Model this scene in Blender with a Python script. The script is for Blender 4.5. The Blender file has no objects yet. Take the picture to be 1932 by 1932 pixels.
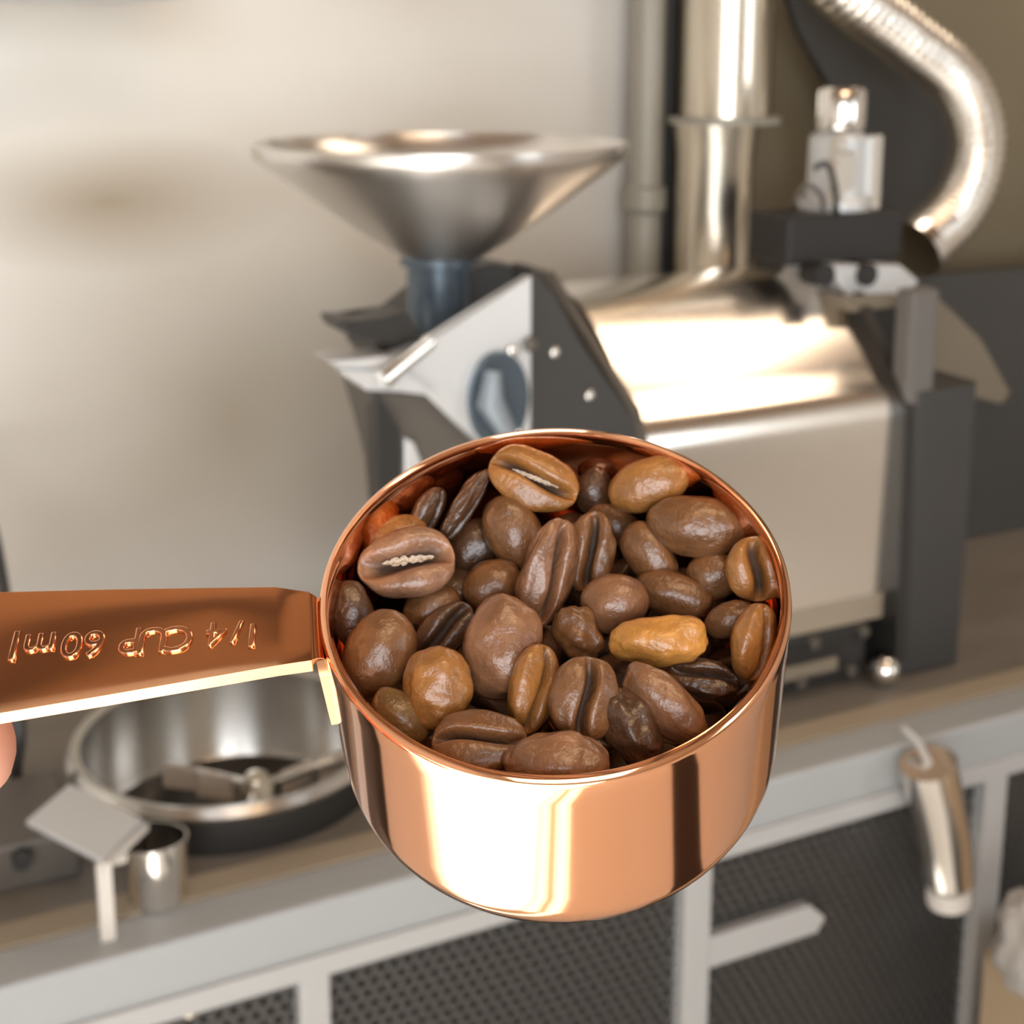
import bpy, bmesh, math, random
import numpy as np
from mathutils import Vector, Matrix, noise
random.seed(7)
SC = bpy.context.scene
COL = SC.collection
R = math.radians

# ------------------------------------------------------------------ camera, world, lights
PITCH = R(12.0); CAMZ = 1.45; FPX = 2700.0; YC = 671.0      # the photograph is a crop from below the middle of a taller frame
cd = bpy.data.cameras.new('camera'); cam = bpy.data.objects.new('camera', cd); COL.objects.link(cam)
cam.rotation_euler = (R(90) - PITCH, 0, 0)
cd.sensor_width = 36; cd.sensor_fit = 'HORIZONTAL'; cd.lens = 36 * FPX / 1932
cd.shift_y = (YC - 966) / 1932; cd.clip_start = 0.01; cd.clip_end = 50
cd.dof.use_dof = True; cd.dof.focus_distance = 0.153; cd.dof.aperture_fstop = 44
SC.camera = cam
SC.view_settings.view_transform = 'Standard'; SC.view_settings.look = 'None'
SC.view_settings.exposure = -0.55; SC.view_settings.gamma = 1; SC.view_settings.use_curve_mapping = False

TH = R(26.3)                                   # the bench and the room run 26.3 degrees off the lens axis
EU = Vector((math.cos(TH), math.sin(TH), 0)); EV = Vector((-math.sin(TH), math.cos(TH), 0))
def T(u, v, z): return EU * u + EV * v + Vector((0, 0, z))
cam.location = T(-0.19, -0.213, CAMZ)

w = bpy.data.worlds.new('world'); SC.world = w; w.use_nodes = True
w.node_tree.nodes['Background'].inputs[0].default_value = (0.85, 0.93, 1.0, 1)
w.node_tree.nodes['Background'].inputs[1].default_value = 2.0

def area(name, u, v, z, sx, sy, power, col, aim):
    l = bpy.data.lights.new(name, 'AREA'); l.shape = 'RECTANGLE'; l.size = sx; l.size_y = sy; l.energy = power; l.color = col
    o = bpy.data.objects.new(name, l); COL.objects.link(o); o.location = T(u, v, z)
    d = T(*aim) - o.location; o.rotation_euler = d.to_track_quat('-Z', 'Y').to_euler(); return o
sl = bpy.data.lights.new('sun', 'SUN'); sl.energy = 36; sl.angle = R(1.0); sl.color = (1, 0.98, 0.94)
so = bpy.data.objects.new('sun', sl); COL.objects.link(so)
sd = EV * math.cos(R(33)) + EU * 0.04 - Vector((0, 0, math.sin(R(33))))
so.rotation_euler = sd.to_track_quat('-Z', 'Y').to_euler(); so.location = (0, 0, 4)
# daylight that comes in through the window behind the photographer
area('daylight_area', -1.02, -2.12, 1.65, 1.7, 1.5, 70, (0.93, 0.97, 1.0), (-0.1, 0.3, 1.1))
area('daylight_area', 1.78, -2.12, 1.65, 0.9, 1.4, 12, (0.90, 0.96, 1.0), (1.0, 0.3, 1.1))  # lamp added in the made-up second window, for cool highlights on the steel
# warm ceiling lamps
area('ceiling_lamp_light', 1.25, 0.62, 2.62, 0.9, 0.45, 11, (1.0, 0.80, 0.60), (1.25, 0.62, 0))
area('ceiling_lamp_light', 0.0, -0.75, 2.62, 0.9, 0.30, 12, (1.0, 0.66, 0.36), (0.0, -0.75, 0))

# ------------------------------------------------------------------ reading positions off the lens (real planes at real distances)
CC = cam.location.copy(); CF = Vector((0, math.cos(PITCH), -math.sin(PITCH))); CU = Vector((0, math.sin(PITCH), math.cos(PITCH))); CX = Vector((1, 0, 0))
def ray(x, y): return CX * ((x - 966) / FPX) - CU * ((y - YC) / FPX) + CF
def tab(p): return (p.dot(EU), p.dot(EV), p.z)
def onz(x, y, z): d = ray(x, y); return tab(CC + d * ((z - CAMZ) / d.z))
def onv(x, y, v): d = ray(x, y); return tab(CC + d * ((v - CC.dot(EV)) / d.dot(EV)))
def onu(x, y, u): d = ray(x, y); return tab(CC + d * ((u - CC.dot(EU)) / d.dot(EU)))

# ------------------------------------------------------------------ materials
def mat(name, col, rough=0.5, metal=0.0, coat=0.0, noise_s=0, noise_a=0.0, bump=0.0, bump_s=40, stretch=(1, 1, 1), spec=0.5, aniso=0.0):
    m = bpy.data.materials.new(name); m.use_nodes = True; nt = m.node_tree; b = nt.nodes['Principled BSDF']
    b.inputs['Base Color'].default_value = (*col, 1); b.inputs['Roughness'].default_value = rough; b.inputs['Metallic'].default_value = metal
    b.inputs['Coat Weight'].default_value = coat; b.inputs['Specular IOR Level'].default_value = spec; b.inputs['Anisotropic'].default_value = aniso
    if noise_s or bump:
        tc = nt.nodes.new('ShaderNodeTexCoord'); mp = nt.nodes.new('ShaderNodeMapping'); mp.inputs['Scale'].default_value = stretch
        nt.links.new(tc.outputs['Object'], mp.inputs['Vector'])
    if noise_s:
        n = nt.nodes.new('ShaderNodeTexNoise'); n.inputs['Scale'].default_value = noise_s; n.inputs['Detail'].default_value = 4
        nt.links.new(mp.outputs[0], n.inputs['Vector'])
        r = nt.nodes.new('ShaderNodeMix'); r.data_type = 'RGBA'
        r.inputs[6].default_value = (*[c * (1 - noise_a) for c in col], 1); r.inputs[7].default_value = (*[min(1, c * (1 + noise_a)) for c in col], 1)
        nt.links.new(n.outputs['Fac'], r.inputs[0]); nt.links.new(r.outputs[2], b.inputs['Base Color'])
    if bump:
        n2 = nt.nodes.new('ShaderNodeTexNoise'); n2.inputs['Scale'].default_value = bump_s; n2.inputs['Detail'].default_value = 5
        nt.links.new(mp.outputs[0], n2.inputs['Vector'])
        bp = nt.nodes.new('ShaderNodeBump'); bp.inputs['Strength'].default_value = bump; bp.inputs['Distance'].default_value = 0.002
        nt.links.new(n2.outputs['Fac'], bp.inputs['Height']); nt.links.new(bp.outputs[0], b.inputs['Normal'])
    return m
M = {}
M['copper'] = mat('copper', (0.96, 0.475, 0.265), 0.09, 1.0)
M['copper_handle'] = mat('copper_handle', (0.93, 0.48, 0.26), 0.15, 1.0)
M['copper_letter'] = mat('copper_letter', (0.95, 0.50, 0.30), 0.12, 1.0)
M['steel'] = mat('brushed_steel', (0.80, 0.77, 0.74), 0.30, 1.0, aniso=0.8)
M['steel_hood'] = mat('hood_steel', (0.93, 0.87, 0.80), 0.22, 1.0)
M['tray_steel'] = mat('tray_steel', (0.66, 0.64, 0.61), 0.24, 1.0, aniso=0.7)
M['steel_bright'] = mat('bright_steel', (0.90, 0.88, 0.85), 0.14, 1.0)
M['foil'] = mat('foil', (0.95, 0.91, 0.85), 0.25, 1.0, bump=0.5, bump_s=60)
M['alu'] = mat('aluminium', (0.66, 0.67, 0.68), 0.42, 0.6)
M['silver_paint'] = mat('silver_paint', (0.72, 0.73, 0.74), 0.35, 0.5)
M['black'] = mat('black_metal', (0.030, 0.028, 0.026), 0.38, 0.2)
M['black_soft'] = mat('black_plastic', (0.018, 0.016, 0.015), 0.5)
M['dark'] = mat('dark_grey_paint', (0.045, 0.043, 0.041), 0.45, 0.1)
M['dark_board'] = mat('dark_board', (0.050, 0.047, 0.043), 0.6, noise_s=3, noise_a=0.25)
M['column'] = mat('column_paint', (0.15, 0.14, 0.13), 0.45, 0.2)
M['tan_board'] = mat('tan_board', (0.20, 0.165, 0.12), 0.6, noise_s=5, noise_a=0.2)
M['umber'] = mat('umber_plate', (0.11, 0.095, 0.08), 0.45, 0.2)
M['blue_steel'] = mat('blue_grey_glass', (0.10, 0.13, 0.16), 0.25, 0.5)
M['blue_mid'] = mat('blue_grey_metal', (0.26, 0.30, 0.34), 0.4, 0.3)
M['rail'] = mat('grey_rail', (0.37, 0.38, 0.385), 0.5, 0.1, noise_s=6, noise_a=0.04)
M['beige'] = mat('beige_edge', (0.33, 0.27, 0.20), 0.6, noise_s=12, noise_a=0.1, stretch=(1, 8, 8))
M['table'] = mat('table_top', (0.19, 0.165, 0.14), 0.45, noise_s=5, noise_a=0.25, stretch=(1, 6, 1))
M['mesh'] = mat('mesh_panel', (0.085, 0.080, 0.076), 0.42, 0.4)
M['post'] = mat('post_paint', (0.44, 0.435, 0.43), 0.45, 0.1)
M['card'] = mat('cardboard', (0.40, 0.29, 0.18), 0.8, noise_s=15, noise_a=0.1)
M['bag'] = mat('bag_paper', (0.34, 0.31, 0.28), 0.7)
M['paper'] = mat('paper', (0.62, 0.57, 0.52), 0.6)
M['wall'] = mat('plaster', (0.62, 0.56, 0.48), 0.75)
M['wall_room'] = mat('room_paint', (0.60, 0.56, 0.51), 0.8, noise_s=2, noise_a=0.08)
M['ceiling'] = mat('ceiling_wood', (0.30, 0.19, 0.11), 0.7, noise_s=4, noise_a=0.3, stretch=(1, 8, 1))
M['added_beam'] = mat('added_dark_beam', (0.07, 0.035, 0.02), 0.6)
M['cladding'] = mat('olive_cladding', (0.17, 0.138, 0.085), 0.6, noise_s=4, noise_a=0.15)
M['floor'] = mat('floor_tile', (0.80, 0.77, 0.72), 0.5, noise_s=3, noise_a=0.06)
M['white_reflector'] = mat('reflector_white', (0.86, 0.85, 0.82), 0.45)
M['added_mat_dark'] = mat('added_rubber', (0.03, 0.02, 0.016), 0.8)
M['galv'] = mat('galvanised', (0.36, 0.34, 0.29), 0.55, 0.3)
M['duct'] = mat('duct_steel', (0.72, 0.66, 0.56), 0.24, 1.0)
M['skin'] = mat('skin', (0.74, 0.38, 0.27), 0.5, noise_s=40, noise_a=0.06)
M['nail'] = mat('nail', (0.85, 0.52, 0.42), 0.3)
M['lampglow'] = bpy.data.materials.new('lamp_diffuser'); M['lampglow'].use_nodes = True
_b = M['lampglow'].node_tree.nodes['Principled BSDF']; _b.inputs['Emission Color'].default_value = (1, 0.86, 0.66, 1); _b.inputs['Emission Strength'].default_value = 6
M['glow_pane'] = bpy.data.materials.new('added_frosted_pane'); M['glow_pane'].use_nodes = True
_b = M['glow_pane'].node_tree.nodes['Principled BSDF']; _b.inputs['Emission Color'].default_value = (0.88, 0.95, 1, 1); _b.inputs['Emission Strength'].default_value = 3
M['skinflake'] = mat('silverskin', (0.72, 0.60, 0.48), 0.38, bump=1.0, bump_s=900)
for k_ in ('steel', 'tray_steel'):
    nt = M[k_].node_tree; tg = nt.nodes.new('ShaderNodeTangent'); tg.direction_type = 'RADIAL'; tg.axis = 'Z'
    nt.links.new(tg.outputs[0], nt.nodes['Principled BSDF'].inputs['Tangent']); nt.nodes['Principled BSDF'].inputs['Anisotropic Rotation'].default_value = 0.25
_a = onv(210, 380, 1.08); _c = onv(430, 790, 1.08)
WPATCH = ((_a[0], _a[2], 0.17, 0.065, 0.85), (_c[0], _c[2], 0.26, 0.28, 0.75), (onv(900, 560, 1.08)[0], _c[2], 0.30, 0.26, 0.6))
# mottled plaster: two broad tones mixed by noise
nt = M['wall'].node_tree; b = nt.nodes['Principled BSDF']; tc = nt.nodes.new('ShaderNodeTexCoord'); mp = nt.nodes.new('ShaderNodeMapping')
mp.inputs['Scale'].default_value = (1.6, 1, 3.2); mp.inputs['Location'].default_value = (0.3, 0, 0.4)
n = nt.nodes.new('ShaderNodeTexNoise'); n.inputs['Scale'].default_value = 2.0; n.inputs['Detail'].default_value = 2; n.inputs['Roughness'].default_value = 0.4
cr = nt.nodes.new('ShaderNodeValToRGB'); cr.color_ramp.elements[0].position = 0.36; cr.color_ramp.elements[0].color = (0.70, 0.65, 0.58, 1)
cr.color_ramp.elements[1].position = 0.60; cr.color_ramp.elements[1].color = (0.78, 0.75, 0.70, 1)
nt.links.new(tc.outputs['Object'], mp.inputs[0]); nt.links.new(mp.outputs[0], n.inputs[0]); nt.links.new(n.outputs['Fac'], cr.inputs[0]); 
last = cr.outputs[0]
for (su, sz, ru, rz, amt) in WPATCH:                 # broad soft tan patches mixed into the wall colour
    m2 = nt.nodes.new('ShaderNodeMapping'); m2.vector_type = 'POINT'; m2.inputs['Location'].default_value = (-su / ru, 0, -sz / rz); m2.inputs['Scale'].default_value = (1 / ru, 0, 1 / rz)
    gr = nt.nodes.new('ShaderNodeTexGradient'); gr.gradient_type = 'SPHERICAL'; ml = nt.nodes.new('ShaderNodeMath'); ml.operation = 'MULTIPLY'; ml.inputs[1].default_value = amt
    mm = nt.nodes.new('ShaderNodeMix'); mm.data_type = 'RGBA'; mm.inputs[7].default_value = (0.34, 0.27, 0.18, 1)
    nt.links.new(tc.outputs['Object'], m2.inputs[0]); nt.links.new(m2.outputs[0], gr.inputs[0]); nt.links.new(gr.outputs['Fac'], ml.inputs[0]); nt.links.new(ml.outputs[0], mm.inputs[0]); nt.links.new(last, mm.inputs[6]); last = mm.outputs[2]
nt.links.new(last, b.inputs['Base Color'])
# roasted bean: tint comes from the object colour
mb = bpy.data.materials.new('roasted_bean'); mb.use_nodes = True; nt = mb.node_tree; b = nt.nodes['Principled BSDF']
oi = nt.nodes.new('ShaderNodeObjectInfo'); tc = nt.nodes.new('ShaderNodeTexCoord')
n1 = nt.nodes.new('ShaderNodeTexNoise'); n1.inputs['Scale'].default_value = 260; n1.inputs['Detail'].default_value = 4
n2 = nt.nodes.new('ShaderNodeTexNoise'); n2.inputs['Scale'].default_value = 1500; n2.inputs['Detail'].default_value = 3
mx = nt.nodes.new('ShaderNodeMix'); mx.data_type = 'RGBA'; mx.blend_type = 'MULTIPLY'; mx.inputs[0].default_value = 1.0
rp = nt.nodes.new('ShaderNodeMapRange'); rp.inputs[1].default_value = 0.3; rp.inputs[2].default_value = 0.7; rp.inputs[3].default_value = 0.68; rp.inputs[4].default_value = 1.25
nt.links.new(tc.outputs['Object'], n1.inputs['Vector']); nt.links.new(tc.outputs['Object'], n2.inputs['Vector'])
nt.links.new(n1.outputs['Fac'], rp.inputs[0]); nt.links.new(oi.outputs['Color'], mx.inputs[6]); nt.links.new(rp.outputs[0], mx.inputs[7])
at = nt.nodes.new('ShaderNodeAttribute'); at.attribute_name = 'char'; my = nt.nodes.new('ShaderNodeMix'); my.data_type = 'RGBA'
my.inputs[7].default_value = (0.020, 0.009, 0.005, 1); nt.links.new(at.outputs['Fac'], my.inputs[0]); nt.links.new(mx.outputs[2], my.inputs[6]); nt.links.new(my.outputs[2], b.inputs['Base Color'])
bp = nt.nodes.new('ShaderNodeBump'); bp.inputs['Strength'].default_value = 0.8; bp.inputs['Distance'].default_value = 0.0002
nt.links.new(n2.outputs['Fac'], bp.inputs['Height'])
bp2 = nt.nodes.new('ShaderNodeBump'); bp2.inputs['Strength'].default_value = 0.75; bp2.inputs['Distance'].default_value = 0.0006
nt.links.new(n1.outputs['Fac'], bp2.inputs['Height']); nt.links.new(bp.outputs[0], bp2.inputs['Normal']); nt.links.new(bp2.outputs[0], b.inputs['Normal'])
mr = nt.nodes.new('ShaderNodeMapRange'); mr.inputs[3].default_value = 0.31; mr.inputs[4].default_value = 0.85; nt.links.new(at.outputs['Fac'], mr.inputs[0]); nt.links.new(mr.outputs[0], b.inputs['Roughness'])
mc = nt.nodes.new('ShaderNodeMapRange'); mc.inputs[3].default_value = 0.35; mc.inputs[4].default_value = 0.0; nt.links.new(at.outputs['Fac'], mc.inputs[0]); nt.links.new(mc.outputs[0], b.inputs['Coat Weight'])
b.inputs['Roughness'].default_value = 0.36; b.inputs['Specular IOR Level'].default_value = 0.6; b.inputs['Coat Weight'].default_value = 0.25; b.inputs['Coat Roughness'].default_value = 0.25
M['bean'] = mb

# ------------------------------------------------------------------ object helpers
def thing(name, label, cat, loc, group=None, rot=None):
    o = bpy.data.objects.new(name, None); COL.objects.link(o); o.empty_display_size = 0.02
    o.location = T(*loc); o.rotation_euler = (0, 0, TH)
    o['label'] = label; o['category'] = cat; o['_o'] = loc
    if group: o['group'] = group
    return o
def obj(name, bm, m, parent=None, smooth=None, label=None):
    bmesh.ops.recalc_face_normals(bm, faces=bm.faces)
    if parent is not None and '_o' in parent:                       # verts are in bench coordinates
        u0, v0, z0 = parent['_o']
        bmesh.ops.translate(bm, verts=bm.verts, vec=(-u0, -v0, -z0))
    me = bpy.data.meshes.new(name); bm.to_mesh(me); bm.free(); me.materials.append(m)
    o = bpy.data.objects.new(name, me); COL.objects.link(o)
    if parent is not None: o.parent = parent
    if smooth is not None:
        for p in me.polygons: p.use_smooth = True
        if smooth < 180:
            me.set_sharp_from_angle(angle=R(smooth))
    if label: o['label'] = label
    return o
def sub(name, bm, m, part, root, smooth=None, label=None):          # a sub-part: verts in bench coordinates of the root thing
    u0, v0, z0 = root['_o']; bmesh.ops.translate(bm, verts=bm.verts, vec=(-u0, -v0, -z0))
    return obj(name, bm, m, part, smooth, label)
def solo(name, bm, m, label, cat, loc, smooth=None, group=None):     # a thing that is one mesh
    bmesh.ops.translate(bm, verts=bm.verts, vec=(-loc[0], -loc[1], -loc[2]))
    o = obj(name, bm, m, None, smooth); o.location = T(*loc); o.rotation_euler = (0, 0, TH)
    o['label'] = label; o['category'] = cat
    if group: o['group'] = group
    return o
def struct(name, bm, m, loc=(0, 0, 0)):
    bmesh.ops.translate(bm, verts=bm.verts, vec=(-loc[0], -loc[1], -loc[2]))
    o = obj(name, bm, m); o.location = T(*loc); o.rotation_euler = (0, 0, TH); o['kind'] = 'structure'; return o
def box(bm, u0, u1, v0, v1, z0, z1, bev=0.0, seg=2):
    r = bmesh.ops.create_cube(bm, size=1.0); vs = r['verts']
    for q in vs: q.co = Vector(((u0 + u1) / 2 + q.co.x * (u1 - u0), (v0 + v1) / 2 + q.co.y * (v1 - v0), (z0 + z1) / 2 + q.co.z * (z1 - z0)))
    if bev:
        es = list({e for q in vs for e in q.link_edges}); bmesh.ops.bevel(bm, geom=es, offset=bev, segments=seg, affect='EDGES', profile=0.5)
    return bm
def BX(*a, **k): return box(bmesh.new(), *a, **k)
def lathe(bm, prof, c=(0, 0, 0), seg=64, close=True):
    """prof: list of (radius, z)"""
    rings = []
    for r, z in prof:
        if r < 1e-6: rings.append([bm.verts.new((c[0], c[1], c[2] + z))])
        else: rings.append([bm.verts.new((c[0] + r * math.cos(2 * math.pi * i / seg), c[1] + r * math.sin(2 * math.pi * i / seg), c[2] + z)) for i in range(seg)])
    for a, b2 in zip(rings, rings[1:]):
        for i in range(seg):
            j = (i + 1) % seg
            if len(a) == 1 and len(b2) == 1: continue
            if len(a) == 1: bm.faces.new((a[0], b2[j], b2[i]))
            elif len(b2) == 1: bm.faces.new((a[i], a[j], b2[0]))
            else: bm.faces.new((a[i], a[j], b2[j], b2[i]))
    return bm
def tube(bm, pts, rad, seg=16, cap=True):
    pts = [Vector(p) for p in pts]; n = len(pts); rad = rad if isinstance(rad, (list, tuple)) else [rad] * n
    rings = []; up = Vector((0.13, 0.27, 0.95)); prev = None
    for i, p in enumerate(pts):
        d = (pts[min(i + 1, n - 1)] - pts[max(i - 1, 0)]).normalized()
        x = (up if prev is None else prev); x = x - d * x.dot(d)
        if x.length < 1e-4: x = Vector((1, 0, 0)) - d * d.x
        x.normalize(); prev = x; y = d.cross(x)
        rings.append([bm.verts.new(p + (x * math.cos(2 * math.pi * k / seg) + y * math.sin(2 * math.pi * k / seg)) * rad[i]) for k in range(seg)])
    for a, b2 in zip(rings, rings[1:]):
        for k in range(seg): bm.faces.new((a[k], a[(k + 1) % seg], b2[(k + 1) % seg], b2[k]))
    if cap: bm.faces.new(rings[0][::-1]); bm.faces.new(rings[-1])
    return bm
def spline(pts, n=12):
    pts = [Vector(p) for p in pts]; out = []
    P = [pts[0] * 2 - pts[1]] + pts + [pts[-1] * 2 - pts[-2]]
    for i in range(1, len(P) - 2):
        for k in range(n):
            t = k / n; a, b2, c, d = P[i - 1], P[i], P[i + 1], P[i + 2]
            out.append(0.5 * ((2 * b2) + (c - a) * t + (2 * a - 5 * b2 + 4 * c - d) * t * t + (3 * b2 - a - 3 * c + d) * t ** 3))
    out.append(pts[-1]); return out
def prism(bm, poly, off, bev=0.0):
    """a solid plate: polygon of 3-D points pushed by the vector off"""
    off = Vector(off); a = [bm.verts.new(Vector(p)) for p in poly]; b2 = [bm.verts.new(Vector(p) + off) for p in poly]
    n = len(poly); bm.faces.new(a[::-1]); bm.faces.new(b2)
    for i in range(n): bm.faces.new((a[i], a[(i + 1) % n], b2[(i + 1) % n], b2[i]))
    if bev: bmesh.ops.bevel(bm, geom=list(bm.edges), offset=bev, segments=2, affect='EDGES', profile=0.5)
    return bm
def ball(bm, c, r, sx=1, sy=1, sz=1, seg=20):
    q = bmesh.ops.create_uvsphere(bm, u_segments=seg, v_segments=seg // 2, radius=r)['verts']
    for p in q: p.co = Vector((c[0] + p.co.x * sx, c[1] + p.co.y * sy, c[2] + p.co.z * sz))
    return bm

# ------------------------------------------------------------------ the room
VW = 1.08; VB = -2.2; UL = -2.3; UR = 2.4; HC = 2.7; TOP = 0.90
struct('floor', BX(UL, UR, VB, VW, -0.05, 0), M['floor'])
struct('ceiling', BX(UL, UR, VB, VW, HC, HC + 0.05), M['ceiling'])
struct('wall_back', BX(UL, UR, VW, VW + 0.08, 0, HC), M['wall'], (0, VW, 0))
wp = onv(1200, 300, 1.07)[0]
struct('trim_8', BX(wp, UR, VW - 0.012, VW, TOP, HC), M['cladding'], (wp, VW, TOP))
struct('wall_left', BX(UL - 0.08, UL, VB, VW, 0, HC), M['wall_room'])
struct('wall_right', BX(UR, UR + 0.08, VB, VW, 0, HC), M['wall_room'])
for k, a in enumerate((-2.0, -1.5, -1.0, -0.5, 0.0, 0.5, 1.75)): struct('trim_%d' % (k + 1), BX(a - 0.06, a + 0.06, VB, VW, HC - 0.05, HC), M['added_beam'])  # unseen beams, added to reflect as dark bands in the copper handle
W0, W1, WZ0, WZ1 = -1.9, -0.15, 0.85, 2.4
bm = bmesh.new(); box(bm, UL, W0, VB - 0.08, VB, 0, HC); box(bm, W1, 1.3, VB - 0.08, VB, 0, HC); box(bm, 2.26, UR, VB - 0.08, VB, 0, HC); box(bm, 1.3, 2.26, VB - 0.08, VB, 0, WZ0); box(bm, 1.3, 2.26, VB - 0.08, VB, WZ1, HC); box(bm, W0, W1, VB - 0.08, VB, 0, WZ0); box(bm, W0, W1, VB - 0.08, VB, WZ1, HC)
struct('wall_front', bm, M['wall_room'])
bm = bmesh.new()
for a in (W0, W1 - 0.05): box(bm, a, a + 0.05, VB - 0.07, VB - 0.01, WZ0, WZ1)
for a in (WZ0, WZ1 - 0.05): box(bm, W0, W1, VB - 0.07, VB - 0.01, a, a + 0.05)
struct('window_1', bm, M['post'])
bm = bmesh.new()
for a in (1.3, 2.21): box(bm, a, a + 0.05, VB - 0.07, VB - 0.01, WZ0, WZ1)
for a in (WZ0, WZ1 - 0.05): box(bm, 1.3, 2.26, VB - 0.07, VB - 0.01, a, a + 0.05)
struct('added_window', bm, M['post'])  # second window frame, added out of view to give the steel highlights
pn = struct('added_glow_pane', BX(1.34, 2.22, VB - 0.045, VB - 0.035, WZ0 + 0.04, WZ1 - 0.04), M['glow_pane'])  # opaque glowing sheet, added to shut out the sun and brighten the steel
for (cu, cv) in ((1.25, 0.62), (0.0, -0.75)):
    f = solo('ceiling_lamp', BX(cu - 0.47, cu + 0.47, cv - 0.24, cv + 0.24, 2.635, 2.7 if cu > 1 else 2.65), M['post'], 'flat rectangular lamp on the ceiling above the %s' % ('right end of the bench' if cu > 0.5 else 'photographer'), 'lamp', (cu, cv, 2.64))

ctr = thing('reflector_counter', 'added low white reflector shaped as a counter, in front of the bench, below the scoop', 'counter', (-0.65, -0.35, 0))  # unseen white reflector, added to whiten the front of the copper bowl
obj('reflector_top', BX(-1.3, -0.20, -1.0, 0.55, 0.70, 0.73, bev=0.004), M['white_reflector'], ctr)
for a in (-1.25, -0.26):
    for b_ in (-0.95, 0.48): obj('leg', BX(a, a + 0.04, b_, b_ + 0.04, 0, 0.70), M['alu'], ctr)
solo('added_floor_mat', BX(0.70, 0.98, -1.0, 0.35, 0.001, 0.009, bev=0.002), M['added_mat_dark'], 'added narrow dark rubber mat, unseen, on the floor in front of the bench', 'mat', (0.84, -0.3, 0.001))  # added out of view, to reflect as a dark stripe in the copper

# ------------------------------------------------------------------ the bench with the perforated front
bench = thing('workbench', 'long workbench with grey steel rail and black perforated front panels', 'table', (0.3, 0.85, 0))
ttop = obj('tabletop', BX(-1.3, 2.2, 0.672, VW - 0.004, TOP - 0.03, TOP, bev=0.001), M['table'], bench)
obj('edge_trim', BX(-1.3, 2.2, 0.645, 0.672, TOP - 0.03, TOP + 0.001, bev=0.0008), M['beige'], bench, label='narrow beige strip along the back of the rail')
bm = BX(-1.3, 2.2, 0.606, 0.645, 0.853, TOP, bev=0.003)
obj('front_rail', bm, M['rail'], bench, label='grey metal rail')
obj('rail_lip', BX(-1.3, 2.2, 0.603, 0.610, 0.846, 0.862, bev=0.001), M['post'], bench)
# perforated panels: staggered round holes cut through sheet metal, as one joined mesh per panel
def perf(name, u0, u1, z0, z1, v, pitch, rh):
    bm = bmesh.new(); dx = pitch; dz = pitch * 0.87; nr = int((z1 - z0) / dz); nc = int((u1 - u0) / dx)
    K = 8; vs = {}
    def V(u, z):
        k = (round(u, 6), round(z, 6))
        if k not in vs: vs[k] = bm.verts.new((u, v, z))
        return vs[k]
    for r in range(nr):
        zc = z1 - (r + 0.5) * dz; off = 0.5 * dx if r % 2 else 0.0
        for c in range(nc):
            uc = u0 + off + (c + 0.5) * dx
            if uc + dx / 2 > u1 + 1e-6: continue
            outer = []
            for k, (a, b2) in enumerate(((-1, -1), (0, -1), (1, -1), (1, 0), (1, 1), (0, 1), (-1, 1), (-1, 0))):
                outer.append(V(uc + a * dx / 2, zc + b2 * dz / 2))
            inner = []
            for a in (225, 270, 315, 0, 45, 90, 135, 180): inner.append(bm.verts.new((uc + rh * math.cos(R(a)), v, zc + rh * math.sin(R(a)))))
            for k in range(8): bm.faces.new((outer[k], outer[(k + 1) % 8], inner[(k + 1) % 8], inner[k]))
    o = obj(name, bm, M['mesh'], bench); md = o.modifiers.new('thick', 'SOLIDIFY'); md.thickness = 0.0012; o['kind'] = 'stuff'; return o
PO = [(0.057, 0.078), (0.361, 0.385), (0.662, 0.687)]
edges = [-0.24, 0.074, 0.097, 0.395, 0.421, 0.728, 0.760, 0.93]
for a, b2 in ((-0.30, 0.061), (0.074, 0.365), (0.381, 0.666), (0.683, 0.87)):
    perf('perforated_panel', a, b2, 0.22, 0.852, 0.618, 0.0100, 0.0031)
for a, b2 in PO: obj('post', BX(a, b2, 0.604, 0.624, 0.02, 0.858, bev=0.0015), M['post'], bench)
for a in (-1.25, 2.1): obj('post', BX(a, a + 0.03, 0.604, 0.624, 0, 0.858, bev=0.0015), M['post'], bench)
for a in (-1.25, 2.1): obj('rear_leg', BX(a, a + 0.03, 1.03, 1.06, 0, TOP - 0.03), M['post'], bench)
obj('back_panel', BX(-1.2, 2.15, 0.80, 0.81, 0.02, TOP - 0.03), M['dark_board'], bench)
obj('lower_shelf', BX(-1.2, 2.15, 0.63, 1.0, 0.45, 0.47), M['dark_board'], bench)
p0 = onv(1320, 1805, 0.606); p1 = onv(1520, 1755, 0.606); p2 = onv(1550, 1775, 0.606)
hz = 0.0135
bm = prism(bmesh.new(), [(0.385, 0.606, p0[2] - hz), (p1[0] + 0.012, 0.606, p0[2] - hz), (p1[0] + 0.02, 0.606, p0[2] - 0.002), (p1[0] + 0.004, 0.606, p0[2] + hz), (0.385, 0.606, p0[2] + hz)], (0, 0.010, 0), 0.001)
obj('cross_bar', bm, M['post'], bench, label='short pale bar fixed beside the middle post')
for (x, y, m) in ((333, 1880, 'steel_bright'), (358, 1905, 'duct')):
    p = onv(x, y, 0.611); bm = ball(bmesh.new(), p, 0.0065, sy=0.8); tube(bm, [(p[0], p[1], p[2]), (p[0], 0.617, p[2])], 0.004, 10)
    obj('knob', bm, M[m], bench, 60, 'round shiny screw head')

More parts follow.
